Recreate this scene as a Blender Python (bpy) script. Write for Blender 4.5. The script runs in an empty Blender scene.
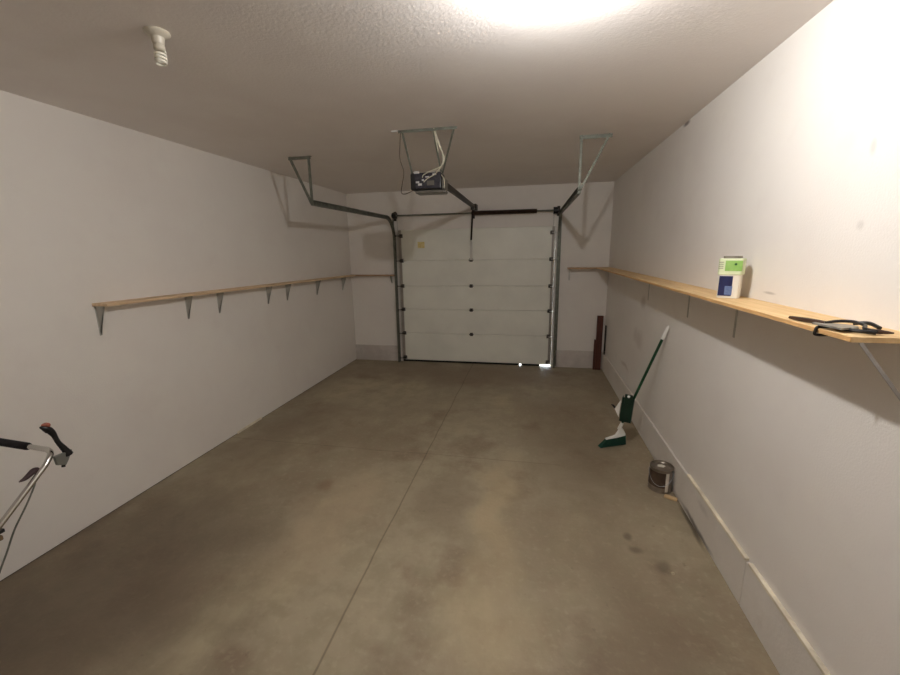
import bpy, math, random
from mathutils import Vector, Matrix
random.seed(4)
SC = bpy.context.scene
COL = SC.collection
PI = math.pi
XR, D, H = 4.024, 6.292, 2.7145
YB = -1.25                                    # house-side wall behind the viewer

# ------------------------------------------------------------------ mesh helpers
class MB:
    def __init__(s): s.v = []; s.f = []
    def add(s, vs, fs, M=None):
        n = len(s.v)
        for v in vs:
            v = Vector(v); s.v.append(tuple(M @ v if M else v))
        for f in fs: s.f.append([n+i for i in f])
        return s
    def box(s, a, b, M=None):
        x0,y0,z0 = a; x1,y1,z1 = b
        return s.add([(x0,y0,z0),(x1,y0,z0),(x1,y1,z0),(x0,y1,z0),(x0,y0,z1),(x1,y0,z1),(x1,y1,z1),(x0,y1,z1)],
                     [(0,3,2,1),(4,5,6,7),(0,1,5,4),(1,2,6,5),(2,3,7,6),(3,0,4,7)], M)
    def frame(s, p, q, side=(0,0,1)):
        p, q = Vector(p), Vector(q); w = (q-p).normalized(); u = Vector(side)
        if abs(u.dot(w)) > .98: u = Vector((1,0,0)) if abs(w.x) < .9 else Vector((0,1,0))
        u = (u - w*u.dot(w)).normalized(); t = w.cross(u)
        M = Matrix((( u.x,t.x,w.x,p.x),(u.y,t.y,w.y,p.y),(u.z,t.z,w.z,p.z),(0,0,0,1)))
        return M, (q-p).length
    def beam(s, p, q, a, b, side=(0,0,1)):         # a across `side`, b across the other direction
        M, L = s.frame(p, q, side)
        return s.box((-a/2,-b/2,0),(a/2,b/2,L), M)
    def angle_iron(s, p, q, a=.03, t=.003, side=(0,0,1)):
        M, L = s.frame(p, q, side)
        s.box((0,0,0),(a,t,L), M); s.box((0,t,0),(t,a,L), M); return s
    def tube(s, pts, r, seg=10, cap=True):
        pts = [Vector(p) for p in pts]; n = len(pts); rs = r if isinstance(r,(list,tuple)) else [r]*n
        t0 = (pts[1]-pts[0]).normalized()
        u = t0.orthogonal().normalized(); base = len(s.v)
        for i,p in enumerate(pts):
            t = (pts[min(i+1,n-1)]-pts[max(i-1,0)]).normalized()
            u = (u - t*u.dot(t)).normalized(); w = t.cross(u)
            for k in range(seg):
                a = 2*PI*k/seg; s.v.append(tuple(p + (u*math.cos(a)+w*math.sin(a))*rs[i]))
        for i in range(n-1):
            for k in range(seg):
                a = base+i*seg+k; b = base+i*seg+(k+1)%seg
                s.f.append([a,b,b+seg,a+seg])
        if cap:
            s.f.append([base+k for k in range(seg)][::-1]); s.f.append([base+(n-1)*seg+k for k in range(seg)])
        return s
    def cyl(s, p, q, r, seg=24): return s.tube([p,q], r, seg)
    def lathe(s, prof, p=(0,0,0), q=(0,0,1), seg=32):   # prof: (radius, height along axis p->q)
        M, L = s.frame(p, q); base = len(s.v); n = len(prof)
        for r,h in prof:
            for k in range(seg):
                a = 2*PI*k/seg; s.v.append(tuple(M @ Vector((max(r,1e-5)*math.cos(a), max(r,1e-5)*math.sin(a), h))))
        for i in range(n-1):
            for k in range(seg):
                a = base+i*seg+k; b = base+i*seg+(k+1)%seg
                s.f.append([a,b,b+seg,a+seg])
        s.f.append([base+k for k in range(seg)][::-1]); s.f.append([base+(n-1)*seg+k for k in range(seg)])
        return s
    def prism(s, poly, h0, h1, M=None):               # polygon in local xy, extruded along local z
        n = len(poly)
        vs = [(x,y,h0) for x,y in poly]+[(x,y,h1) for x,y in poly]
        fs = [list(range(n))[::-1], [n+i for i in range(n)]]+[[i,(i+1)%n,n+(i+1)%n,n+i] for i in range(n)]
        return s.add(vs, fs, M)
    def sweep(s, prof, pts, ax=Vector((1,0,0))):      # prof (along ax, along normal) closed, path in a plane across ax
        pts = [Vector(p) for p in pts]; n = len(pts); m = len(prof); base = len(s.v)
        for i,p in enumerate(pts):
            t = (pts[min(i+1,n-1)]-pts[max(i-1,0)]).normalized(); nn = ax.cross(t)
            for a,b in prof: s.v.append(tuple(p + ax*a + nn*b))
        for i in range(n-1):
            for k in range(m):
                a = base+i*m+k; b = base+i*m+(k+1)%m; s.f.append([a,b,b+m,a+m])
        s.f.append([base+k for k in range(m)][::-1]); s.f.append([base+(n-1)*m+k for k in range(m)])
        return s
    def build(s, name, mat, parent=None, smooth=False, bevel=0, subd=0):
        me = bpy.data.meshes.new(name); me.from_pydata(s.v, [], s.f); me.update()
        import bmesh
        bm = bmesh.new(); bm.from_mesh(me); bmesh.ops.recalc_face_normals(bm, faces=bm.faces); bm.to_mesh(me); bm.free()
        o = bpy.data.objects.new(name, me); COL.objects.link(o); me.materials.append(mat)
        if parent:
            o.parent = parent; o.matrix_parent_inverse = Matrix.Translation(parent.location).inverted() if not parent.rotation_euler.z else parent.matrix_basis.inverted()
        if smooth:
            for p in me.polygons: p.use_smooth = True
            me.set_sharp_from_angle(angle=math.radians(38))
        if bevel:
            b = o.modifiers.new('bevel','BEVEL'); b.width = bevel; b.segments = 2; b.limit_method = 'ANGLE'; b.angle_limit = .6
        if subd:
            b = o.modifiers.new('subd','SUBSURF'); b.levels = subd; b.render_levels = subd
        return o

def spline(P, n=8):
    P = [Vector(p) for p in P]; out = []
    for i in range(len(P)-1):
        a = P[max(i-1,0)]; b = P[i]; c = P[i+1]; d = P[min(i+2,len(P)-1)]
        for k in range(n):
            t = k/n
            out.append(.5*((2*b)+(c-a)*t+(2*a-5*b+4*c-d)*t*t+(3*b-a-3*c+d)*t**3))
    out.append(P[-1]); return out

def thing(name, label, cat, loc, group=None):
    o = bpy.data.objects.new(name, None); COL.objects.link(o); o.location = loc; o.empty_display_size = .1
    return tag(o, label, cat, group)
def tag(o, label, cat, group=None):
    o['label'] = label; o['category'] = cat
    if group: o['group'] = group
    return o
def struct(o): o['kind'] = 'structure'; return o
def shift(o, d):                                      # move a mesh's verts so the origin sits at its base
    d = Vector(d)
    for v in o.data.vertices: v.co -= d
    o.location = d; return o

# ------------------------------------------------------------------ materials
def lin(c):
    return tuple((x/12.92 if x <= .04045 else ((x+.055)/1.055)**2.4) for x in [k/255 for k in c])
def mat(name, col, rough=.6, metal=0, noise=0, nscale=6, bump=0, bscale=200, spec=.5, col2=None, stretch=None, detail=6):
    m = bpy.data.materials.new(name); m.use_nodes = True; N = m.node_tree.nodes; L = m.node_tree.links
    b = N['Principled BSDF']; c = lin(col)
    b.inputs['Base Color'].default_value = (*c,1); b.inputs['Roughness'].default_value = rough
    b.inputs['Metallic'].default_value = metal; b.inputs['Specular IOR Level'].default_value = spec
    tc = N.new('ShaderNodeTexCoord'); src = tc.outputs['Object']
    if stretch:
        mp = N.new('ShaderNodeMapping'); mp.inputs['Scale'].default_value = stretch; L.new(src, mp.inputs[0]); src = mp.outputs[0]
    if noise or col2:
        n = N.new('ShaderNodeTexNoise'); n.inputs['Scale'].default_value = nscale; n.inputs['Detail'].default_value = detail
        L.new(src, n.inputs['Vector'])
        r = N.new('ShaderNodeValToRGB'); L.new(n.outputs['Fac'], r.inputs[0])
        r.color_ramp.elements[0].position = .32; r.color_ramp.elements[1].position = .68
        c2 = lin(col2) if col2 else tuple(min(1,x*(1+noise)) for x in c)
        c1 = c if col2 else tuple(x*(1-noise) for x in c)
        r.color_ramp.elements[0].color = (*c1,1); r.color_ramp.elements[1].color = (*c2,1)
        L.new(r.outputs[0], b.inputs['Base Color'])
    if bump:
        n2 = N.new('ShaderNodeTexNoise'); n2.inputs['Scale'].default_value = bscale; n2.inputs['Detail'].default_value = 3
        L.new(tc.outputs['Object'], n2.inputs['Vector'])
        bp = N.new('ShaderNodeBump'); bp.inputs['Strength'].default_value = bump; bp.inputs['Distance'].default_value = .004
        L.new(n2.outputs['Fac'], bp.inputs['Height']); L.new(bp.outputs[0], b.inputs['Normal'])
    return m

def blotch_mat(name, col, tints, blobs, rough, bump, bscale, lines=(), bdist=.004, spec=.5):
    """paint or concrete: base colour, layers of noise tint, stains and patches with positions of their own, dirt-filled joints"""
    m = bpy.data.materials.new(name); m.use_nodes = True; N = m.node_tree.nodes; L = m.node_tree.links
    b = N['Principled BSDF']; b.inputs['Roughness'].default_value = rough; b.inputs['Specular IOR Level'].default_value = spec
    tc = N.new('ShaderNodeTexCoord'); src = tc.outputs['Object']
    rgb = N.new('ShaderNodeRGB'); rgb.outputs[0].default_value = (*lin(col),1); cur = rgb.outputs[0]
    def math_(op, a, b_=None, c=None):
        n = N.new('ShaderNodeMath'); n.operation = op
        for i,x in enumerate((a,b_,c)):
            if x is None: continue
            if isinstance(x,(int,float)): n.inputs[i].default_value = x
            else: L.new(x, n.inputs[i])
        return n.outputs[0]
    def mix(fac, c2, cur):
        n = N.new('ShaderNodeMix'); n.data_type = 'RGBA'
        L.new(fac, n.inputs[0]); L.new(cur, n.inputs[6]); n.inputs[7].default_value = (*lin(c2),1); return n.outputs[2]
    for (c2, sc, lo, hi, amt, detail, stretch) in tints:
        mp = N.new('ShaderNodeMapping'); mp.inputs['Scale'].default_value = stretch; mp.inputs['Location'].default_value = (sc*1.3, amt*9, 2)
        L.new(src, mp.inputs[0])
        n = N.new('ShaderNodeTexNoise'); n.inputs['Scale'].default_value = sc; n.inputs['Detail'].default_value = detail; n.inputs['Roughness'].default_value = .6
        L.new(mp.outputs[0], n.inputs['Vector'])
        mr = N.new('ShaderNodeMapRange'); mr.inputs[1].default_value = lo; mr.inputs[2].default_value = hi; mr.inputs[4].default_value = amt
        mr.interpolation_type = 'SMOOTHSTEP'
        L.new(n.outputs['Fac'], mr.inputs[0]); cur = mix(mr.outputs[0], c2, cur)
    # warp for irregular edges
    wn = N.new('ShaderNodeTexNoise'); wn.inputs['Scale'].default_value = 2.6; wn.inputs['Detail'].default_value = 6
    L.new(src, wn.inputs['Vector'])
    ws = N.new('ShaderNodeVectorMath'); ws.operation = 'SUBTRACT'; L.new(wn.outputs['Color'], ws.inputs[0]); ws.inputs[1].default_value = (.5,.5,.5)
    for (c2, p, rad, amt, w) in blobs:
        sc = N.new('ShaderNodeVectorMath'); sc.operation = 'SCALE'; L.new(ws.outputs[0], sc.inputs[0]); sc.inputs[3].default_value = w
        ad = N.new('ShaderNodeVectorMath'); L.new(src, ad.inputs[0]); L.new(sc.outputs[0], ad.inputs[1])
        sb = N.new('ShaderNodeVectorMath'); sb.operation = 'SUBTRACT'; L.new(ad.outputs[0], sb.inputs[0]); sb.inputs[1].default_value = p
        dv = N.new('ShaderNodeVectorMath'); dv.operation = 'DIVIDE'; L.new(sb.outputs[0], dv.inputs[0]); dv.inputs[1].default_value = rad
        ln = N.new('ShaderNodeVectorMath'); ln.operation = 'LENGTH'; L.new(dv.outputs[0], ln.inputs[0])
        mr = N.new('ShaderNodeMapRange'); mr.inputs[1].default_value = 1.15; mr.inputs[2].default_value = .25; mr.inputs[4].default_value = amt
        mr.interpolation_type = 'SMOOTHSTEP'; L.new(ln.outputs['Value'], mr.inputs[0]); cur = mix(mr.outputs[0], c2, cur)
    sx = N.new('ShaderNodeSeparateXYZ'); L.new(src, sx.inputs[0])
    wx = N.new('ShaderNodeSeparateXYZ'); L.new(ws.outputs[0], wx.inputs[0])
    for (axis, pos, width, c2, amt, wob, lo, hi) in lines:      # thin dirt lines running across `axis`
        v = math_('ADD', sx.outputs[axis], math_('MULTIPLY', wx.outputs[axis], wob))
        d_ = math_('ABSOLUTE', math_('SUBTRACT', v, pos))
        mr = N.new('ShaderNodeMapRange'); mr.inputs[1].default_value = width; mr.inputs[2].default_value = width*.3; mr.inputs[4].default_value = amt
        L.new(d_, mr.inputs[0]); f = mr.outputs[0]
        other = sx.outputs[1-axis]
        f = math_('MULTIPLY', f, math_('MULTIPLY', math_('GREATER_THAN', other, lo), math_('LESS_THAN', other, hi)))
        cur = mix(f, c2, cur)
    L.new(cur, b.inputs['Base Color'])
    n2 = N.new('ShaderNodeTexNoise'); n2.inputs['Scale'].default_value = bscale; n2.inputs['Detail'].default_value = 4
    L.new(src, n2.inputs['Vector'])
    bp = N.new('ShaderNodeBump'); bp.inputs['Strength'].default_value = bump; bp.inputs['Distance'].default_value = bdist
    L.new(n2.outputs['Fac'], bp.inputs['Height']); L.new(bp.outputs[0], b.inputs['Normal'])
    return m

ONE = (1,1,1)
M_wall = blotch_mat('painted_drywall', (237,232,226),
    [((229,222,216),.9,.4,.7,.5,5,ONE), ((241,238,230),2.2,.45,.7,.35,5,ONE), ((222,214,208),5,.55,.8,.2,6,ONE)],
    [], .62, .25, 130)
M_wall_right = blotch_mat('scuffed_drywall', (236,231,225),
    [((227,219,213),.8,.42,.7,.5,5,ONE), ((240,236,228),2.2,.45,.7,.35,5,ONE), ((218,210,203),4,.55,.8,.25,6,ONE)],
    [((120,112,104),(XR,1.693,2.12),(.1,.018,.035),.22,.02), ((130,120,110),(XR,1.686,1.867),(.1,.02,.02),.18,.02),
     ((120,110,100),(XR,2.165,1.583),(.1,.06,.008),.4,.01), ((95,80,70),(XR,3.55,2.70),(.1,.08,.02),.8,.02),
     ((140,112,92),(XR,4.9,.45),(.1,.25,.03),.3,.1), ((150,132,116),(XR,4.4,.9),(.1,.25,.12),.3,.3),
     ((150,134,120),(XR,4.3,1.25),(.1,.12,.08),.35,.2)], .62, .25, 130)
M_ceil = blotch_mat('textured_ceiling', (236,230,226),
    [((226,218,213),.9,.4,.7,.6,4,ONE), ((240,235,229),2.0,.45,.7,.4,4,ONE)],
    [], .55, .28, 75, bdist=.004)
M_floor = blotch_mat('patchy_stained_concrete_floor', (172,160,136),
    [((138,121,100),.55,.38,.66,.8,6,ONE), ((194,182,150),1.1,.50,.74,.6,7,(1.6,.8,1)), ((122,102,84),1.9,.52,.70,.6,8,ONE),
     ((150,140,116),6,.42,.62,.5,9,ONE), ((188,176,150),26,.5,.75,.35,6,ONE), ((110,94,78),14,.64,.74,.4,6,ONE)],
    [((190,172,138),(2.72,2.6,0),(.22,.9,.5),.5,.6), ((186,170,138),(2.75,1.65,0),(.35,.45,.5),.45,.6),  # broad lighter and darker patches at set spots, then small dark stains
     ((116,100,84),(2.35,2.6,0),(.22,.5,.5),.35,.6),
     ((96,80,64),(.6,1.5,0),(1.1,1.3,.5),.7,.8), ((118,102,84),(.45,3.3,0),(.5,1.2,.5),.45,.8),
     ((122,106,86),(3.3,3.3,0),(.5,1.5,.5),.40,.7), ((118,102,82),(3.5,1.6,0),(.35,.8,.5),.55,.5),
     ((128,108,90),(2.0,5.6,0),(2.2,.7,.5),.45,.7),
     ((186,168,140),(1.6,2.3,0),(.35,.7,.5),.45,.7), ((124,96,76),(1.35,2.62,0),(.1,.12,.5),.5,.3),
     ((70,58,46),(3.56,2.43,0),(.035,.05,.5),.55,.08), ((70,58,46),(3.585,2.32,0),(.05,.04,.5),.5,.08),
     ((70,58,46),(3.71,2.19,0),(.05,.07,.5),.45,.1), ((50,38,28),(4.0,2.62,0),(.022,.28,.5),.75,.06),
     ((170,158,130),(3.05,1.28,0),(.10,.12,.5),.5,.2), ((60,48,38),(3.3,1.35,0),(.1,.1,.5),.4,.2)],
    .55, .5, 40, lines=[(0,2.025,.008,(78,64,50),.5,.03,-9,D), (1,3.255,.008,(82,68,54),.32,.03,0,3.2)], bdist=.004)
M_curb = blotch_mat('dusty_concrete_curb', (228,222,214),
    [((216,209,200),1.6,.4,.65,.6,6,ONE), ((236,231,224),4,.5,.7,.4,6,ONE), ((190,178,164),8,.6,.75,.25,6,ONE)],
    [((120,104,88),(XR,3.2,.02),(.2,.5,.03),.4,.1), ((60,48,38),(XR,2.56,.02),(.2,.3,.025),.7,.1), ((120,112,104),(XR,2.5,.2),(.2,.1,.03),.2,.1)], .8, .5, 60)
M_stem = blotch_mat('bare_grey_concrete', (214,206,200),
    [((180,172,166),2,.4,.65,.6,6,ONE), ((220,214,206),6,.5,.7,.4,6,ONE)], [], .85, .5, 60)
M_ledge = mat('yellowed_caulk_edge', (232,222,200), .7, noise=.25, nscale=8)
M_dark = mat('dark_gap', (58,46,36), .9, noise=.3, nscale=10)
M_door = mat('painted_steel_door', (236,236,226), .42, noise=.05, nscale=2.5, bump=.12, bscale=35)
M_stile = mat('door_end_cap', (168,160,150), .45, .2, noise=.1)
M_galv = mat('galvanised_steel', (170,172,174), .36, .8, noise=.18, nscale=20)
M_galvd = mat('dulled_steel', (112,114,104), .5, .45, noise=.25, nscale=20)
M_brk = mat('grey_bracket_steel', (176,174,166), .5, 0, noise=.15, nscale=15)
M_brk2 = mat('pale_grey_bracket', (176,174,172), .5, .3, noise=.1)
M_white_metal = mat('white_painted_bracket', (205,202,196), .45, .1, noise=.05)
M_black = mat('black_plastic', (22,22,24), .38, noise=.2, nscale=15)
M_spring = mat('dark_oiled_spring', (78,62,52), .5, .5, noise=.3, nscale=30)
M_rail = mat('dark_brown_rail', (48,42,36), .5, .4, noise=.25, nscale=12)
M_lens = mat('smoky_lens_plastic', (96,92,84), .35, noise=.1, nscale=8)
M_panel = mat('control_panel', (66,64,72), .35, .3, col2=(40,38,44), nscale=60)
M_silver = mat('bright_terminal', (212,210,208), .3, .4)
M_wire = mat('cream_wire', (196,192,172), .5)
M_brown_wire = mat('brown_wire', (74,60,48), .6)
M_porcelain = mat('cream_porcelain', (196,188,172), .35, noise=.06)
M_cfl = mat('white_lamp_tube', (232,228,214), .3)
M_hingegrey = mat('hinge_steel', (78,74,70), .45, .7, noise=.2)
M_yellow = mat('yellow_sticker', (238,224,166), .6, col2=(222,200,128), nscale=40)
M_green_h = mat('green_enamel', (6,60,34), .35, noise=.1)
M_green_pan = mat('dark_green_plastic', (4,44,30), .4, noise=.15)
M_bristle = mat('green_bristles', (24,84,66), .8, col2=(10,44,36), nscale=12, stretch=(90,90,3))
M_wplastic = mat('white_plastic', (240,238,232), .4, noise=.03)
M_jug = mat('cream_plastic', (228,224,212), .45, noise=.04)
M_lgreen = mat('lime_label', (130,178,84), .5, col2=(156,198,110), nscale=25)
M_pale = mat('pale_green_wrap', (218,226,188), .5, noise=.05)
M_navy = mat('navy_label', (26,30,72), .45, col2=(34,40,86), nscale=30)
M_lblue = mat('faded_blue_print', (104,124,166), .5, col2=(84,104,150), nscale=80)
M_lid = mat('grey_lid', (134,126,112), .5, col2=(110,102,90), nscale=40)
M_leaf = mat('dark_green_print', (40,92,40), .5)
M_tin = mat('scratched_tin', (150,140,128), .32, .8, noise=.25, nscale=12)
M_canlabel = mat('dark_brown_label', (58,42,32), .5, col2=(84,66,50), nscale=10)
M_cream = mat('dried_cream_paint', (226,218,204), .5)
M_stick = mat('pale_wood_stick', (214,184,140), .6, noise=.1)
M_redwood = mat('red_brown_stained_wood', (98,50,34), .6, col2=(70,34,24), nscale=5, stretch=(14,14,1))
M_chrome = mat('chrome_tube', (200,198,194), .18, 1)
M_grip = mat('black_foam_grip', (30,27,32), .85, bump=.4, bscale=200)
M_blk_lever = mat('black_lever', (16,15,17), .4)
M_red_tip = mat('dull_red_tip', (150,84,66), .5)
M_maroon = mat('dark_maroon_knob', (58,34,38), .5)
M_zinc = mat('zinc_plate', (140,142,138), .4, .6, noise=.1)
M_rubber = mat('black_rubber', (24,24,24), .8)
M_deck = mat('red_mower_deck', (120,26,22), .4, noise=.1)
M_bag = mat('dark_bag_fabric', (40,30,26), .9, noise=.3, nscale=30)
M_tan = mat('tan_bag_trim', (120,98,70), .8, noise=.2)
M_toolmetal = mat('worn_tool_steel', (150,144,134), .45, .3, noise=.3, nscale=30)
M_toolwood = mat('dark_tool_handle', (62,40,28), .5, noise=.2)
M_blackstrap = mat('black_strap', (24,20,18), .6)
M_stone = mat('pale_pebble', (190,176,150), .8, noise=.2, nscale=60)

def wood_mat(name, c1, c2, axis):
    m = mat(name, c1, .6, noise=.1, nscale=3, col2=c2, stretch=((1.2,14,14) if axis == 0 else (14,1.2,14)), bump=.15, bscale=60)
    return m
M_wood_y = wood_mat('pine_plywood', (232,200,150), (212,176,124), 1)
M_wood_yl = wood_mat('older_pine_board', (228,202,168), (204,174,138), 1)
M_wood_x = wood_mat('pine_board_end_wall', (196,164,130), (166,134,104), 0)
M_edge = mat('plywood_edge', (214,168,112), .6, noise=.2, nscale=4, stretch=(2,2,60))

# ------------------------------------------------------------------ room shell
T = .12
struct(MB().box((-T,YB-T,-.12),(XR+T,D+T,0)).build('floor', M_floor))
struct(MB().box((-T,YB-T,H),(XR+T,D+T,H+.12)).build('ceiling', M_ceil))
struct(MB().box((-T,YB,.006),(0,D+T,H)).build('wall_left', M_wall))
struct(MB().box((XR,YB,0),(XR+T,D+T,H)).build('wall_right', M_wall_right))
struct(MB().box((-T,YB-T,0),(XR+T,YB,H)).build('wall_back', M_wall))
OX0, OX1, OZ = .8375, 3.2515, 2.1372
w = MB(); w.box((0,D,0),(OX0,D+T,H)); w.box((OX1,D,0),(XR,D+T,H)); w.box((OX0,D,OZ),(OX1,D+T,H))
struct(w.build('wall_front', M_wall))
# strip of driveway just outside the door
struct(MB().box((-.5,D+T,-.14),(XR+.5,D+2.2,-.015)).build('trim_1', M_stem))
# dark line under the left drywall and a small base strip
struct(MB().box((-T,YB,0),(-.004,D,.006)).build('trim_2', M_dark))
struct(MB().box((0,3.34,0),(.008,3.72,.022)).build('baseboard_left', M_ledge))
# right curb: low concrete foot with yellowed top edge, in lengths
C = .016
c = MB()
for a,b in ((YB,1.985),(1.99,3.93),(3.935,D)): c.box((XR-C,a,0),(XR,b,.262))
struct(c.build('baseboard_right', M_curb, bevel=.004))
c = MB()
for a,b in ((YB,1.96),(1.99,2.78)): c.box((XR-C-.005,a,.262),(XR,b,.277))
struct(c.build('trim_3', M_ledge, bevel=.003))
# bare concrete stem at both sides of the door
struct(MB().box((0,D-.012,0),(.80,D,.262)).build('trim_4', M_stem, bevel=.003))
struct(MB().box((3.30,D-.012,0),(XR-C,D,.272)).build('trim_5', M_stem, bevel=.003))

# ------------------------------------------------------------------ sectional garage door (structure)
door = thing('door_1', 'white five-section steel garage door closed in the far wall', 'garage door', ((OX0+OX1)/2, D, 0))
door['kind'] = 'structure'
zs = [.026,.485,.880,1.260,1.660,2.137]
X0, X1 = .838, 3.249
for i in range(5):
    a, b = zs[i]+.002, zs[i+1]-(.002 if i < 4 else .0002)
    s = MB(); prof = [(D+.009,a),(D+.004,a+.008),(D+.004,b-.008),(D+.009,b),(D+.02,b),(D+.02,b+(.006 if i<4 else 0)),(D+.032,b+(.006 if i<4 else 0)),(D+.032,b),(D+.045,b),(D+.045,a),(D+.034,a),(D+.034,a+(.004 if i else 0)),(D+.018,a+(.004 if i else 0)),(D+.018,a)]
    M = Matrix(((0,0,1,0),(1,0,0,0),(0,1,0,0),(0,0,0,1)))
    s.prism(prof, X0, X1, M)
    s.build('door_section', M_door, door)
    for x in (X0, X1-.045):
        MB().box((x,D-.001,a+.004),(x+.045,D+.004,b-.004)).build('end_stile', M_stile, door)
for xa,xb in ((X0,2.765),(2.80,3.085)):
    MB().box((xa,D+.006,0),(xb,D+.018,.028)).build('weather_seal', M_rubber, door)
MB().box((X0,D+.018,.012),(X1,D+.03,.028)).build('bottom_bar', M_galvd, door) if False else None
for i,z in enumerate(zs[1:5]):
    h = MB(); x = 2.0
    h.box((x-.024,D-.006,z-.026),(x+.024,D+.004,z+.026)); h.cyl((x-.036,D-.01,z),(x+.036,D-.01,z),.008,10)
    h.build('center_hinge', M_hingegrey, door)
for z in [.07]+zs[1:5]+[2.045]:
    for sgn, xe in ((1,X0),(-1,X1)):
        h = MB(); xc = xe+sgn*.045
        h.box((xc-.026,D-.006,z-.028),(xc+.026,D+.003,z+.028))
        h.box((xc-.03,D-.05,z-.014),(xc+.025,D-.006,z+.014))
        o = h.build('roller_hinge', M_hingegrey, door, bevel=.002)
        r = MB(); xt = xe-sgn*.03
        r.cyl((xc,D-.066,z),(xt,D-.066,z),.005,8); r.cyl((xt-.006,D-.066,z),(xt+.006,D-.066,z),.019,16)
        r.build('roller', M_silver if sgn < 0 else M_hingegrey, o)
h = MB(); 
h.box((1.985,D-.012,1.655),(2.018,D+.003,1.93)); h.box((1.978,D-.022,1.66),(2.026,D-.010,1.672)); h.box((1.99,D-.05,1.90),(2.014,D-.012,1.95))
h.build('arm_bracket', M_white_metal, door, bevel=.002)
MB().box((1.150,D+.0025,1.855),(1.262,D+.005,1.950)).build('warning_sticker', M_yellow, door)

# ------------------------------------------------------------------ door tracks
def track(side):
    if side < 0:
        x = .795; lab = 'dull steel door track on the left with triangular ceiling hanger'; mt = M_galvd
    else:
        x = 3.296; lab = 'shiny steel door track on the right with ceiling hanger beside the right wall'; mt = M_galv
    t = thing('garage_door_track', lab, 'door track', (x, D-.06, 0), 'garage door tracks')
    s = -side                                       # opening faces the door
    w_, d_, th = .052, .030, .003
    prof = [(-d_/2,-w_/2),(d_/2,-w_/2),(d_/2,-w_/2+th),(-d_/2+th,-w_/2+th),(-d_/2+th,w_/2-th),(d_/2,w_/2-th),(d_/2,w_/2),(-d_/2,w_/2)]
    prof = [(a*s,b) for a,b in prof]
    yv = D-.066; R = .32; zt = 2.305
    path = [(x,yv,.0),(x,yv,zt-R)]
    path += [(x, yv-R+R*math.cos(a), zt-R+R*math.sin(a)) for a in [PI/2*k/12 for k in range(1,13)]]
    path += [(x,3.80 if side < 0 else 3.73,2.285)]
    # square corner frames: split vertical and horizontal runs
    MB().sweep(prof, [(x,yv,.0),(x,yv,zt-R)]).build('vertical_track', M_galvd, t)
    mh = mt
    mt = M_galvd
    MB().sweep(prof, path[1:-1]+[(x,yv-R-.03,zt-.001)]).build('curved_track', mt, t, smooth=True)
    MB().sweep(prof, [(x,yv-R-.03,zt-.001), path[-1]]).build('horizontal_track', mt, t)
    # wall angle carrying the vertical track
    a = MB(); xo = x-s*.019
    a.box((min(xo,xo+s*.004),D-.045,.02),(max(xo,xo+s*.004),D-.012,2.30)); 
    a.box((min(xo,xo-s*.02),D-.012,.02),(max(xo,xo-s*.02),D-.001,2.30))
    a.build('wall_angle', mt, t)
    for z in (.3,1.0,1.75):
        MB().box((min(xo,xo+s*.006),D-.075,z-.03),(max(xo,xo+s*.006),D-.03,z+.03)).build('track_clip', mt, t, bevel=.001)
    # ceiling hanger
    xi = x; xo = x+side*.20 if side < 0 else x+side*.22; y = 3.80 if side < 0 else 3.735
    MB().angle_iron((min(xi,xo)-.015,y,H-.001),(max(xi,xo)+.02,y,H-.001),.028,.003,(0,0,-1)).build('hanger_rail', mt, t)
    ws_ = .027 if side < 0 else .018
    MB().beam((xi,y,H),(xi,y,2.262),ws_,.004,(1,0,0)).build('hanger_strut', mt, t)
    MB().beam((xo,y-.006,H),(xi,y-.006,2.270),ws_,.004,(1,0,0)).build('hanger_strut', mt, t)
    b = MB(); b.cyl((xi-.02,y-.012,2.29),(xi+.02,y-.012,2.29),.007,8); b.build('bolt', mt, t)
    return t
track(-1); track(1)

# ------------------------------------------------------------------ torsion spring shaft
ts = thing('torsion_spring_shaft', 'thin steel shaft with dark coil spring above the garage door', 'spring shaft', (2.05,D-.1,2.30))
ys, zz = D-.12, 2.345
MB().cyl((.795,ys,zz),(3.285,ys,zz),.0125,14).build('shaft', M_galvd, ts, smooth=True)
prof = []; n = 86
for k in range(n+1):
    prof += [(.027, k*.91/n), (.034, (k+.5)*.91/n)]
MB().lathe([(.013,0)]+prof+[(.013,.925)], (2.055,ys,zz),(2.965,ys,zz),16).build('coil_spring', M_spring, ts)
for x in (.835,3.235):
    MB().lathe([(.02,-.03),(.05,-.028),(.046,0),(.05,.028),(.02,.03)],(x,ys,zz),(x+.1,ys,zz),24).build('cable_drum', M_black, ts, smooth=True)
for x in (.800,2.04,3.285):
    b = MB(); b.box((x-.003,ys-.03,zz-.035),(x+.003,D-.003,zz+.035)); b.box((x-.02,D-.006,zz-.07),(x+.02,D-.001,zz+.07))
    b.cyl((x-.012,ys,zz),(x+.012,ys,zz),.026,16); b.build('bearing_plate', M_rail, ts)
for x in (.852,3.218):
    MB().cyl((x,D-.072,zz),(x,D-.062,.08),.0022,6).build('lift_cable', M_galvd, ts)

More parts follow.
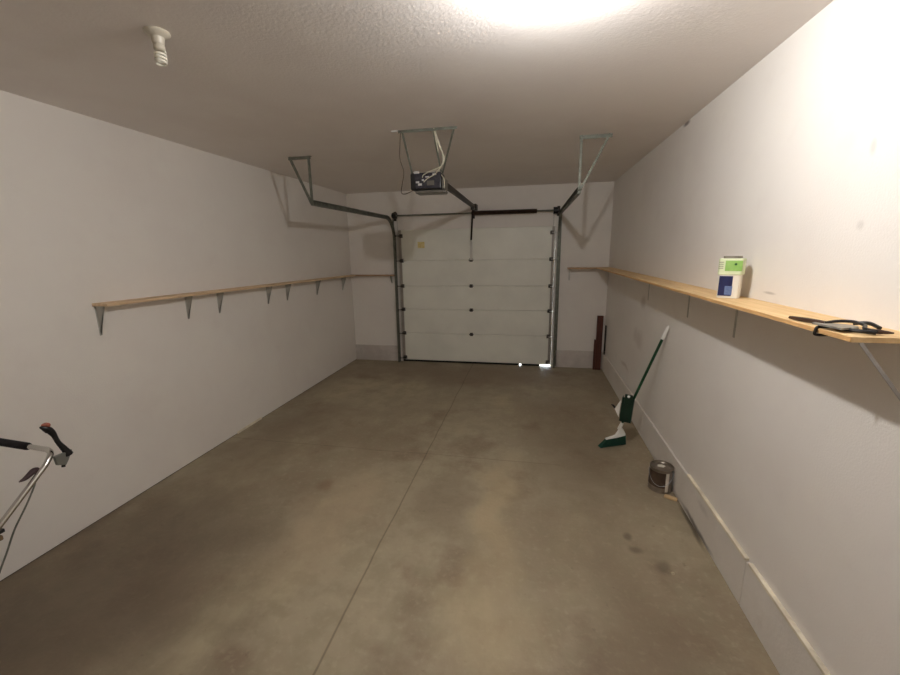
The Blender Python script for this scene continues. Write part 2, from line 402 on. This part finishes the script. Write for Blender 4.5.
# ------------------------------------------------------------------ opener
op = thing('garage_door_opener', 'black garage door opener hung from the ceiling, its rail running to the door', 'door opener', (2.07,3.5,2.28))
hb = MB().box((1.928,3.36,2.292),(2.186,3.52,2.428)).build('motor_housing', M_black, op, bevel=.014)
MB().prism([(1.975,2.305),(2.175,2.305),(2.185,2.42),(1.965,2.42)], -.002, .002, Matrix(((1,0,0,0),(0,0,1,3.358),(0,1,0,0),(0,0,0,1)))).build('control_panel', M_panel, hb)
for x0_,z0_,x1_,z1_ in ((1.980,2.345,2.006,2.358),(1.998,2.325,2.028,2.341),(1.965,2.418,2.008,2.434),(2.06,2.385,2.09,2.393),(2.12,2.400,2.15,2.412),(2.03,2.36,2.046,2.372),(2.085,2.420,2.14,2.430)):
    MB().box((x0_,3.346,z0_),(x1_,3.364,z1_)).build('terminal_block', M_silver, hb)
MB().box((2.07,3.351,2.325),(2.13,3.3565,2.36)).build('control_label', M_lens, hb)
l = MB(); l.box((1.962,3.375,2.268),(2.212,3.515,2.292)); l.box((2.186,3.375,2.292),(2.212,3.515,2.385)); l.build('lamp_lens', M_lens, op, bevel=.01)
MB().beam((2.135,3.50,2.385),(2.072,6.10,2.428),.050,.034).build('rail', M_rail, op, bevel=.002)
b = MB(); b.box((2.03,6.06,2.40),(2.11,6.13,2.45)); b.box((2.035,6.12,2.39),(2.105,D,2.47)); b.build('header_bracket', M_rail, op, bevel=.002)
MB().box((2.050,5.92,2.372),(2.098,6.04,2.402)).build('trolley', M_black, op, bevel=.003)
MB().beam((2.068,6.02,2.385),(2.008,D-.035,1.96),.008,.026,(0,1,0)).build('door_arm', M_rail, op)
MB().tube(spline([(2.075,5.98,2.375),(2.077,5.98,2.3),(2.073,5.98,2.22)],6),.003,6).build('release_cord', M_maroon, op)
MB().angle_iron((1.885,3.225,H-.001),(2.345,3.225,H-.001),.02,.003,(0,0,-1)).build('ceiling_angle', M_galvd, op)
for p,q,m_ in (((1.915,3.225,H-.004),(1.950,3.40,2.37),M_galvd),((2.160,3.225,H-.004),(2.180,3.40,2.43),M_galvd),((2.325,3.225,H-.004),(2.178,3.46,2.43),M_galvd)):
    MB().beam(p,q,.003,.015,(0,1,0)).build('hanger_strap', m_, op)
MB().tube(spline([(1.905,3.225,2.71),(1.885,3.26,2.62),(1.880,3.26,2.52),(1.905,3.27,2.42),(1.885,3.28,2.33),(1.872,3.29,2.268),(1.90,3.32,2.262),(1.955,3.37,2.295)],6),.0035,6).build('power_cord', M_brown_wire, op, smooth=True)
for pts in ([(2.168,3.225,2.712),(2.170,3.262,2.655),(2.205,3.262,2.58),(2.238,3.265,2.50),(2.205,3.28,2.448),(2.12,3.31,2.425),(2.05,3.34,2.405),(2.035,3.35,2.385)],
            [(2.168,3.225,2.712),(2.175,3.262,2.63),(2.19,3.262,2.55)],
            [(2.170,3.23,2.70),(2.195,3.262,2.62),(2.225,3.265,2.53),(2.215,3.28,2.46),(2.15,3.31,2.40),(2.08,3.34,2.375),(2.045,3.35,2.35)]):
    MB().tube(spline(pts,6),.0042,6).build('signal_wire', M_wire, op, smooth=True)
MB().tube(spline([(2.19,3.36,2.40),(2.215,3.35,2.36),(2.212,3.36,2.30)],6),.003,6).build('antenna_wire', M_wire, op)
cs = MB().box((1.83,3.222,H-.010),(1.882,3.236,H)).build('cable_clip', M_silver)
tag(shift(cs,(1.856,3.229,H)), 'tiny white cable clip on ceiling beside the opener angle', 'cable clip')

# ------------------------------------------------------------------ ceiling lamps
def holder(x, y, label, cat='ceiling lamp', k=1):
    t = thing('ceiling_lamp', label, cat, (x,y,H), 'porcelain ceiling lamps')
    MB().lathe([(a,b*k) for a,b in (((.047,0),(.049,.004),(.046,.010),(.034,.016),(.025,.022),(.023,.040),(.020,.048)) if k == 1 else ((.084,0),(.086,.006),(.084,.052),(.078,.058),(.024,.058),(.020,.064)))],(x,y,H),(x,y,H-1),40).build('lamp_base', M_porcelain, t, smooth=True)  # lit lamp's unseen base is widened and deepened to dim the ceiling glow
    return t
t = holder(1.360,1.640,'unlit spiral bulb in cream porcelain holder on the ceiling near left wall')
x,y = 1.361,1.640
MB().lathe([(.013,.046),(.021,.05),(.022,.066),(.017,.072)],(x,y,H),(x,y,H-1),24).build('bulb_ballast', M_porcelain, t, smooth=True)
pts = []
for k in range(91):
    a = k/90*3.6*2*PI; r = .019 - .004*max(0,(k-70)/20); pts.append((x+r*math.cos(a), y+r*math.sin(a), H-.074-.048*k/90))
MB().tube(pts,.0052,8).build('spiral_tube', M_cfl, t, smooth=True)
LX, LY = 2.99, 1.53
t = holder(LX,LY,'lit round bulb in porcelain holder on the ceiling above the viewer', k=.65)
M_bulb = bpy.data.materials.new('lit_bulb'); M_bulb.use_nodes = True
nb = M_bulb.node_tree.nodes['Principled BSDF']; nb.inputs['Base Color'].default_value = (.8,.8,.8,1)
nb.inputs['Emission Color'].default_value = (1,.985,.965,1); nb.inputs['Emission Strength'].default_value = 900
prof = [(.013,.0385),(.013,.043)]+[(.027*math.sin(a),.068-.027*math.cos(a)) for a in [PI*.17+(PI*.83)*k/12 for k in range(13)]]
MB().lathe(prof,(LX,LY,H),(LX,LY,H-1),24).build('glass_bulb', M_bulb, t, smooth=True)

# ------------------------------------------------------------------ shelf brackets
def bracket(parent, p, out, drop, reach, mt, w_=.018, brace=True):
    """L-shaped pressed bracket; p = wall point under the board, out = unit vector away from the wall"""
    p = Vector(p); o = Vector(out); side = Vector((0,0,1)).cross(o)
    m = MB(); up = Vector((0,0,1))
    m.beam(p+o*.0015, p+o*.0015-up*drop, .003, w_, o)
    m.beam(p-up*.0015, p+o*reach-up*.0015, .003, w_, up)
    if brace: m.beam(p+o*(reach*.93)-up*.006, p+o*.004-up*drop*.92, .010, .003, o)
    if brace and mt is M_brk:                       # pressed rib filling the corner
        q = [p+o*.002, p+o*(reach*.98), p+o*(reach*.72)-up*.045, p+o*.012-up*drop*.98, p+o*.002-up*drop*.98]
        m.add([v_+side*.0015 for v_ in q]+[v_-side*.0015 for v_ in q], [[0,1,2,3,4],[9,8,7,6,5]]+[[i,(i+1)%5,5+(i+1)%5,5+i] for i in range(5)])
    return m.build('bracket', mt, parent)

# left wall shelf: three boards in line, slightly sagging with the wall
ls = thing('wall_shelf', 'long narrow pine shelf running along the left wall on steel brackets', 'shelf', (.05,4.2,1.45))
def zl(y): return 1.492 - (y-2.2)*.0115
bs = [(2.195,3.16),(3.162,4.60),(4.602,D-.115)]
for a,b in bs:
    s = MB(); 
    s.add([(0,a,zl(a)-.02),(.125,a,zl(a)-.02),(.125,b,zl(b)-.02),(0,b,zl(b)-.02),(0,a,zl(a)),(.125,a,zl(a)),(.125,b,zl(b)),(0,b,zl(b))],
          [(0,3,2,1),(4,5,6,7),(0,1,5,4),(1,2,6,5),(2,3,7,6),(3,0,4,7)])
    s.build('board', M_wood_yl, ls, bevel=.0015)
for y in (2.215,2.957,3.32,4.06,4.43,5.14,5.93):
    bracket(ls, (0,y,zl(y)-.0205), (1,0,0), .205, .078, M_brk, .014)
# end-wall shelf, left of the door
es = thing('wall_shelf', 'short pine shelf on end wall between left corner and garage door', 'shelf', (.4,D,1.42))
MB().box((0,D-.112,1.425),(.772,D,1.445)).build('board', M_wood_x, es, bevel=.0015)
bracket(es, (.70,D,1.4245), (0,-1,0), .12, .09, M_brk)
# end-wall shelf, right of the door
es = thing('wall_shelf', 'short pine shelf on end wall between garage door and right corner', 'shelf', (3.7,D,1.50))
MB().box((3.44,D-.19,1.518),(XR,D,1.538)).build('board', M_wood_x, es, bevel=.0015)
bracket(es, (3.475,D,1.5175), (0,-1,0), .17, .15, M_white_metal, .024)
# right wall shelf
rs = thing('wall_shelf', 'wide plywood shelf along right wall, holding a white jug and shears', 'shelf', (3.93,3.7,1.52))
YN = 1.335
for a,b in ((YN,3.78),(3.782,D-.192)):
    MB().box((XR-.198,a,1.525),(XR,b,1.5415)).build('board', M_wood_y, rs, bevel=.0012)
MB().box((XR-.2000,YN+.001,1.5262),(XR-.1981,D-.193,1.5403)).build('front_edge', M_edge, rs)
for y in (1.365,2.44,3.13,4.15):
    bracket(rs, (XR,y,1.5248), (-1,0,0), .215, .165 if y<2 else .12, M_brk2 if y < 2 else M_brk, .018, y < 2)
MB().tube(spline([(XR-.17,1.475,1.545),(XR-.20,1.475,1.545),(XR-.206,1.475,1.533),(XR-.204,1.475,1.520),(XR-.17,1.475,1.519)],5),.0045,8).build('strap_loop', M_blackstrap, rs, smooth=True)

# ------------------------------------------------------------------ jug on the shelf
SZ = 1.542
jx, jy = 3.925, 2.335
jg = thing('plastic_jug', 'white plastic jug with lime and navy labels standing on right shelf', 'jug', (jx,jy,SZ))
jg.rotation_euler.z = math.radians(-32)
bpy.context.view_layer.update()
JM = jg.matrix_basis
def rounded(w_, d_, r, n=5):
    P = []
    for cx,cy,a0 in ((w_/2-r,d_/2-r,0),(-w_/2+r,d_/2-r,PI/2),(-w_/2+r,-d_/2+r,PI),(w_/2-r,-d_/2+r,3*PI/2)):
        for k in range(n+1): a = a0+PI/2*k/n; P.append((cx+r*math.cos(a), cy+r*math.sin(a)))
    return P
jw = .096
j = MB(); j.prism(rounded(jw,.075,.016), 0, .125, JM); j.build('jug_body', M_jug, jg, bevel=.003)
j = MB(); j.prism(rounded(jw+.012,.084,.014), .118, .122+.078, JM); j.build('upper_wrap', M_pale, jg, bevel=.004)
j = MB(); j.prism(rounded(jw-.02,.06,.012), .1995, .212, JM); j.build('lid', M_lid, jg, bevel=.002)
MB().box((-.042,-.0395,.012),(.016,-.0376,.112), JM).build('navy_label', M_navy, jg)
MB().box((-.014,-.0402,.018),(.018,-.0396,.062), JM).build('printed_patch', M_lblue, jg)
MB().box((-.022,-.0436,.138),(.050,-.0422,.190), JM).build('lime_label', M_lgreen, jg)
p = MB(); p.lathe([(.006,0),(.006,.0006)], JM @ Vector((.022,-.0436,.172)), JM @ Vector((.022,-.0636,.172)), 12); p.build('leaf_mark', M_leaf, jg)
p = MB()
for z in (.150,.160,.170,.180): p.box((-.050,-.0430,z),(-.030,-.0422,z+.003), JM)
p.build('print_lines', M_lid, jg)

# ------------------------------------------------------------------ shears on the shelf
sh = thing('garden_shears', 'dark metal hand shears lying near the front end of right shelf', 'shears', (3.88,1.45,SZ))
MB().tube(spline([(3.838,1.65,SZ+.006),(3.848,1.57,SZ+.009),(3.862,1.50,SZ+.012)],5),[.005+.003*math.sin(k/10*PI) for k in range(11)],8).build('blade_tip', M_toolwood, sh, smooth=True)
bl = MB(); bl.prism([(-.012,0),(.0,.10),(.012,.10),(.02,0)], -.003,.003, Matrix.Translation((3.845,1.395,SZ+.012)) @ Matrix.Rotation(math.radians(18),4,'Z')); bl.build('blade', M_toolmetal, sh)
MB().tube(spline([(3.855,1.50,SZ+.012),(3.885,1.49,SZ+.020),(3.915,1.47,SZ+.022),(3.925,1.44,SZ+.016),(3.905,1.41,SZ+.012),(3.90,1.36,SZ+.012)],6),.005,8).build('upper_handle', M_black, sh, smooth=True)
MB().tube(spline([(3.850,1.48,SZ+.008),(3.855,1.44,SZ+.008),(3.862,1.40,SZ+.008),(3.875,1.375,SZ+.009),(3.90,1.36,SZ+.008)],6),.006,8).build('lower_handle', M_black, sh, smooth=True)
bd = MB(); bd.prism([(3.842,1.485),(3.875,1.485),(3.905,1.46),(3.905,1.43),(3.875,1.405),(3.855,1.42)], SZ+.004, SZ+.014); bd.build('shear_body', M_toolmetal, sh, bevel=.003)
MB().tube(spline([(3.935,1.50,SZ+.012),(3.955,1.47,SZ+.018),(3.95,1.42,SZ+.012)],5),.006,8).build('spring_catch', M_black, sh, smooth=True)
MB().tube(spline([(3.895,1.385,SZ+.010),(3.92,1.372,SZ+.009),(3.945,1.362,SZ+.008)],5),[.007]*6+[.0055,.005,.004,.003,.0025],8).build('handle_tip', M_toolwood, sh, smooth=True)

# ------------------------------------------------------------------ broom and dustpan
br = thing('broom', 'green-handled angle broom with white grip leaning against the right wall', 'broom', (3.73,3.75,0))
top = Vector((4.011,3.465,1.185)); bot = Vector((3.760,3.672,.222)); dirn = (top-bot).normalized()
gp = top - dirn*.115
MB().tube([bot, gp],.0115,14).build('handle', M_green_h, br, smooth=True)
MB().tube([gp-dirn*.005, gp+dirn*.01, top-dirn*.02, top-dirn*.004, top],[.0135,.0150,.0130,.0105,.006],14).build('grip_end', M_wplastic, br, smooth=True)
# head: white fork-shaped shroud above slanted bristles
a = Vector((3.628,3.640,.085)); b_ = Vector((3.806,3.700,.112)); ctr = bot - dirn*.01
hd = MB(); nrm = Vector((-.40,.91,0))*.018
def loft(m, sections):
    base = len(m.v); k = len(sections[0])
    for s_ in sections: m.v += [tuple(v) for v in s_]
    for i in range(len(sections)-1):
        for j_ in range(k):
            p0 = base+i*k+j_; p1 = base+i*k+(j_+1)%k; m.f.append([p0,p1,p1+k,p0+k])
    m.f.append([base+j_ for j_ in range(k)][::-1]); m.f.append([base+(len(sections)-1)*k+j_ for j_ in range(k)])
secs = []
for q in range(9):
    u = q/8; bp_ = a.lerp(b_,u); topz = .012+.085*math.exp(-((u-.76)/.15)**2)+.03*u*(1-u)
    wv = nrm*(.55+.45*math.sin(PI*min(1,max(.1,u))))
    secs.append([bp_-wv, bp_+wv, bp_+wv*.55+Vector((0,0,topz)), bp_-wv*.55+Vector((0,0,topz))])
loft(hd, secs)
hd.tube([bot-dirn*.05, bot, bot+dirn*.03],[.017,.0155,.0135],12)
hd.build('broom_head', M_wplastic, br, smooth=True, bevel=.002)
bs_ = MB(); secs = []
for q in range(9):
    u = q/8; p_ = a.lerp(b_,u)-Vector((0,0,.002)); g_ = Vector((3.578,3.645,.002)).lerp(Vector((3.818,3.745,.010)),u)
    wv = nrm*(.7); secs.append([p_-wv, p_+wv, g_+nrm*1.35, g_-nrm*1.35])
loft(bs_, secs); bs_.build('bristles', M_bristle, br)
# dustpan clipped upright to the lower handle
dp = thing('dustpan', 'dark green dustpan clipped upright on the lower handle of the broom', 'dustpan', (3.774,3.62,.28))
ax = (Vector((.06,-.02,1))).normalized(); fx = Vector((.93,-.36,0)); fx = (fx-ax*fx.dot(ax)).normalized(); fy = ax.cross(fx)
o_ = Vector((3.774,3.612,.282))
PM = Matrix(((fx.x,fy.x,ax.x,o_.x),(fx.y,fy.y,ax.y,o_.y),(fx.z,fy.z,ax.z,o_.z),(0,0,0,1)))
d = MB()
d.box((-.045,-.004,0),(.045,.0,.225), PM)                      # pan floor
d.box((-.049,-.004,.0),(-.044,.045,.225), PM); d.box((.044,-.004,0),(.049,.045,.225), PM)   # rims
d.box((-.049,-.004,-.004),(.049,.010,.010), PM)                   # closed back
d.build('pan', M_green_pan, dp, bevel=.001)
d = MB(); d.box((-.028,-.018,.17),(.036,-.004,.262), PM); d.build('pan_handle', M_green_pan, dp, bevel=.005)
MB().lathe([(.012,0),(.012,.006),(.006,.009)], PM @ Vector((.004,-.018,.245)), PM @ Vector((.004,-.06,.27)), 16).build('handle_cap', M_silver, dp, smooth=True)
d = MB(); d.prism([(-.055,.03),(-.098,.10),(-.060,.19),(-.055,.19)], -.006,-.001, PM @ Matrix(((1,0,0,0),(0,0,1,0),(0,1,0,0),(0,0,0,1)))); d.build('white_flap', M_wplastic, dp)
d = MB(); d.prism([(-.070,.075),(-.135,.135),(-.110,.135),(-.080,.110)], -.0055,-.0005, PM @ Matrix(((1,0,0,0),(0,0,1,0),(0,1,0,0),(0,0,0,1)))); d.build('scraper_tip', M_black, dp)

# ------------------------------------------------------------------ paint can and stick
cx_, cy_ = 3.925, 3.035
can = thing('paint_can', 'dented metal paint can on the floor against the right curb', 'paint can', (cx_,cy_,0))
R_ = .081
MB().lathe([(R_*.97,0),(R_+.002,.003),(R_,.008),(R_,.180),(R_+.003,.184),(R_+.002,.190),(R_-.006,.190),(R_-.008,.183),(R_-.014,.182)],(cx_,cy_,0),(cx_,cy_,1),48).build('can_body', M_tin, can, smooth=True)
MB().lathe([(R_-.012,.181),(R_-.012,.187),(R_-.018,.188),(R_-.022,.183),(.01,.183)],(cx_,cy_,0),(cx_,cy_,1),40).build('lid', M_tin, can, smooth=True)
MB().prism([(-.03,-.012),(.008,-.025),(.032,.0),(.012,.022),(-.022,.018)],.1835,.1845, Matrix.Translation((cx_-.002,cy_+.004,0))).build('paint_spot', M_cream, can)
def arc_patch(r, z0, z1, a0, a1, n=24, slope=0):
    m = MB(); k = 0
    for i in range(n+1):
        a = a0+(a1-a0)*i/n; dz = slope*math.sin(PI*i/n)
        for rr in (r,r+.0008):
            m.v.append((cx_+rr*math.cos(a), cy_+rr*math.sin(a), z0-dz)); m.v.append((cx_+rr*math.cos(a), cy_+rr*math.sin(a), z1))
    for i in range(n):
        b0 = 4*i; m.f += [[b0,b0+4,b0+5,b0+1],[b0+2,b0+3,b0+7,b0+6],[b0,b0+2,b0+6,b0+4],[b0+1,b0+5,b0+7,b0+3]]
    m.f += [[0,1,3,2],[4*n,4*n+2,4*n+3,4*n+1]]
    return m
va = math.atan2(0-cy_, 2.92-cx_)
arc_patch(R_, .045,.165, va-1.9, va+.42).build('dark_label', M_canlabel, can, smooth=True)
arc_patch(R_+.0004, .015,.165, va+.46, va+.74, 8).build('pale_stripe', M_cream, can, smooth=True)
h = MB(); hp = [(cx_+(R_+.004)*math.cos(a), cy_+(R_+.004)*math.sin(a), .165-.06*math.sin((a-va-.1)/1.0*PI*.5) if False else .160-.10*math.sin(PI*(a-(va-1.5))/3.0)) for a in [va-1.5+3.0*k/24 for k in range(25)]]
h.tube(hp,.0012,6); h.build('wire_bail', M_galv, can, smooth=True)
st = MB().beam((3.925,2.922,.009),(4.000,2.880,.009),.018,.032,(0,0,1)).build('wood_scraper', M_stick, bevel=.005)
tag(shift(st,(3.96,2.90,0)), 'short pale wooden stick lying on floor in front of paint can', 'stick')
pb = MB().lathe([(.002,0),(.010,.002),(.012,.006),(.007,.011),(.002,.012)],(3.745,2.145,0),(3.745,2.145,1),9).build('pebble', M_stone)
tag(shift(pb,(3.745,2.145,0)), 'tiny pale pebble on a dark floor stain near right curb', 'pebble')

# ------------------------------------------------------------------ scrap wood in the right corner
pz = MB().beam((3.940,D-.068,0),(3.946,D-.033,.825),.040,.086,(0,1,0)).build('wood_post', M_redwood, bevel=.003)
tag(shift(pz,(3.945,D-.06,0)), 'taller red-brown stained board standing upright in the right corner', 'board')
pz = MB().beam((3.884,D-.064,0),(3.889,D-.034,.46),.036,.020,(0,1,0)).build('wood_post', M_redwood, bevel=.002)
tag(shift(pz,(3.884,D-.05,0)), 'shorter red-brown strip standing left of the tall board, right corner', 'board')
pz = MB().box((4.000,6.115,.266),(4.018,6.150,.70)).build('thin_strip', M_rail, bevel=.002)
tag(shift(pz,(4.01,6.13,.266)), 'thin dark strip standing on the curb in the right corner', 'strip')

# ------------------------------------------------------------------ walk-behind mower (handle visible at left edge)
mw = thing('lawn_mower', 'push mower with chrome handle and black grip beside the left wall', 'lawn mower', (.36,.35,0))
xa, xb = .17, .62
hpts = [(xa,.62,.20),(xa,1.10,.60),(xa,1.34,.805),(xa+.004,1.385,.850),(xa+.02,1.410,.874),(xa+.06,1.420,.882),
        (xb-.10,1.422,.866),(xb-.045,1.421,.862),(xb-.014,1.408,.846),(xb,1.370,.812),(xb,1.175,.648),(xb,.62,.20)]
sp = [hpts[0],hpts[1]]+spline(hpts[2:10],5)+[hpts[10],hpts[11]]
MB().tube(sp,.0125,14).build('handle_tube', M_chrome, mw, smooth=True)
MB().tube([(xa+.06,1.4205,.882),(xa+.07,1.4205,.882),(xb-.175,1.4215,.8705),(xb-.165,1.4215,.870)],[.016,.019,.019,.0165],16).build('foam_grip', M_grip, mw, smooth=True)
lv = MB()
P0 = MB
lv.tube(spline([(.625,1.470,.815),(.623,1.462,.845),(.617,1.444,.895),(.608,1.438,.940),(.604,1.426,.972)],6),[.018,.020,.020,.019,.017,.016,.015,.014,.014,.013,.012,.0115,.011,.011,.011,.011,.0115,.012,.013,.014,.015,.015,.015,.015,.014],10)
lv.tube(spline([(.604,1.430,.962),(.602,1.412,.985),(.600,1.396,.996)],5),[.014,.016,.017,.016,.015,.014,.012,.010,.008,.006,.004],10)
lo = lv.build('throttle_lever', M_blk_lever, mw, smooth=True)
MB().tube(spline([(.604,1.434,.988),(.602,1.420,.998),(.600,1.404,1.002)],4),[.006,.010,.012,.012,.012,.011,.009,.007,.004],8).build('lever_tip', M_red_tip, lo, smooth=True)
lb = MB(); lb.prism([(1.405,.838),(1.485,.838),(1.460,.792),(1.445,.772),(1.410,.790)], .618,.634, Matrix(((0,0,1,0),(1,0,0,0),(0,1,0,0),(0,0,0,1)))); lb.build('lever_bracket', M_zinc, mw, bevel=.002)
MB().cyl((.626,1.440,.785),(.626,1.436,.766),.008,10).build('bolt', M_blk_lever, mw)
kb = MB(); kb.tube(spline([(.600,1.355,.797),(.602,1.330,.800),(.604,1.295,.785),(.606,1.268,.782)],5),[.005,.009,.012,.014,.015,.015,.014,.013,.012,.011,.010,.009,.007,.006,.004,.003],10); kb.build('side_knob', M_maroon, mw, smooth=True)
MB().tube(spline([(.602,1.330,.776),(.622,1.312,.745),(.622,1.262,.665),(.622,1.200,.580),(.622,1.140,.470),(.615,1.05,.33),(.58,.9,.24),(.48,.62,.24)],6),.004,8).build('control_cable', M_galvd, mw, smooth=True)
bg = MB(); bg.prism([(.66,.14),(1.02,.14),(1.15,.42),(1.165,.53),(1.08,.565),(.70,.33)], .20,.575, Matrix(((0,0,1,0),(1,0,0,0),(0,1,0,0),(0,0,0,1)))); bg.build('grass_bag', M_bag, mw, bevel=.02)
MB().box((.19,1.085,.548),(.595,1.175,.572)).build('bag_trim', M_tan, mw, bevel=.006)
MB().box((.185,1.14,.588),(.610,1.178,.606)).build('bag_flap', M_black, mw, bevel=.004)
dk = MB(); dk.prism([(.12,.03),(.20,-.05),(.52,-.05),(.62,.05),(.63,.62),(.52,.68),(.20,.68),(.11,.60)], .09,.22); dk.build('deck', M_deck, mw, bevel=.02)
eg = MB(); eg.lathe([(.13,0),(.135,.02),(.13,.10),(.11,.15),(.05,.17),(.01,.172)],(.36,.28,.22),(.36,.28,1),28); eg.box((.22,.30,.22),(.50,.46,.33)); eg.build('engine', M_black, mw, smooth=True)
for x_, y_ in ((.075,.05),(.665,.05),(.075,.60),(.665,.60)):
    MB().lathe([(.03,-.022),(.088,-.02),(.1,-.014),(.1,.014),(.088,.02),(.03,.022)],(x_,y_,.1),(x_+1,y_,.1),28).build('wheel', M_rubber, mw, smooth=True)

# ------------------------------------------------------------------ light
w = bpy.data.worlds.new('daylight'); SC.world = w; w.use_nodes = True
bgn = w.node_tree.nodes['Background']; bgn.inputs[0].default_value = (.78,.88,1,1); bgn.inputs[1].default_value = 6

# ------------------------------------------------------------------ camera
def cam():
    cx,cz,yaw,pitch,roll,f = 2.9175,1.8008,.1991,.2111,-.016,403.2136
    cy,sy,cp,spt,cr,sr = math.cos(yaw),math.sin(yaw),math.cos(pitch),math.sin(pitch),math.cos(roll),math.sin(roll)
    fwd = Vector((-sy*cp,cy*cp,-spt)); right = Vector((cy,sy,0)); up = right.cross(fwd)
    r = right*cr+up*sr; u = -right*sr+up*cr
    c = bpy.data.cameras.new('camera'); o = bpy.data.objects.new('camera', c); COL.objects.link(o)
    c.sensor_fit = 'HORIZONTAL'; c.sensor_width = 36; c.lens = 36*f/900; c.clip_start = .02
    o.matrix_world = Matrix(((r.x,u.x,-fwd.x,cx),(r.y,u.y,-fwd.y,0),(r.z,u.z,-fwd.z,cz),(0,0,0,1)))
    SC.camera = o
cam()
SC.view_settings.view_transform = 'Standard'; SC.view_settings.look = 'None'
SC.view_settings.gamma = 1; SC.view_settings.exposure = 1.3; SC.view_settings.use_curve_mapping = False
SC.cycles.max_bounces = 10; SC.cycles.diffuse_bounces = 6
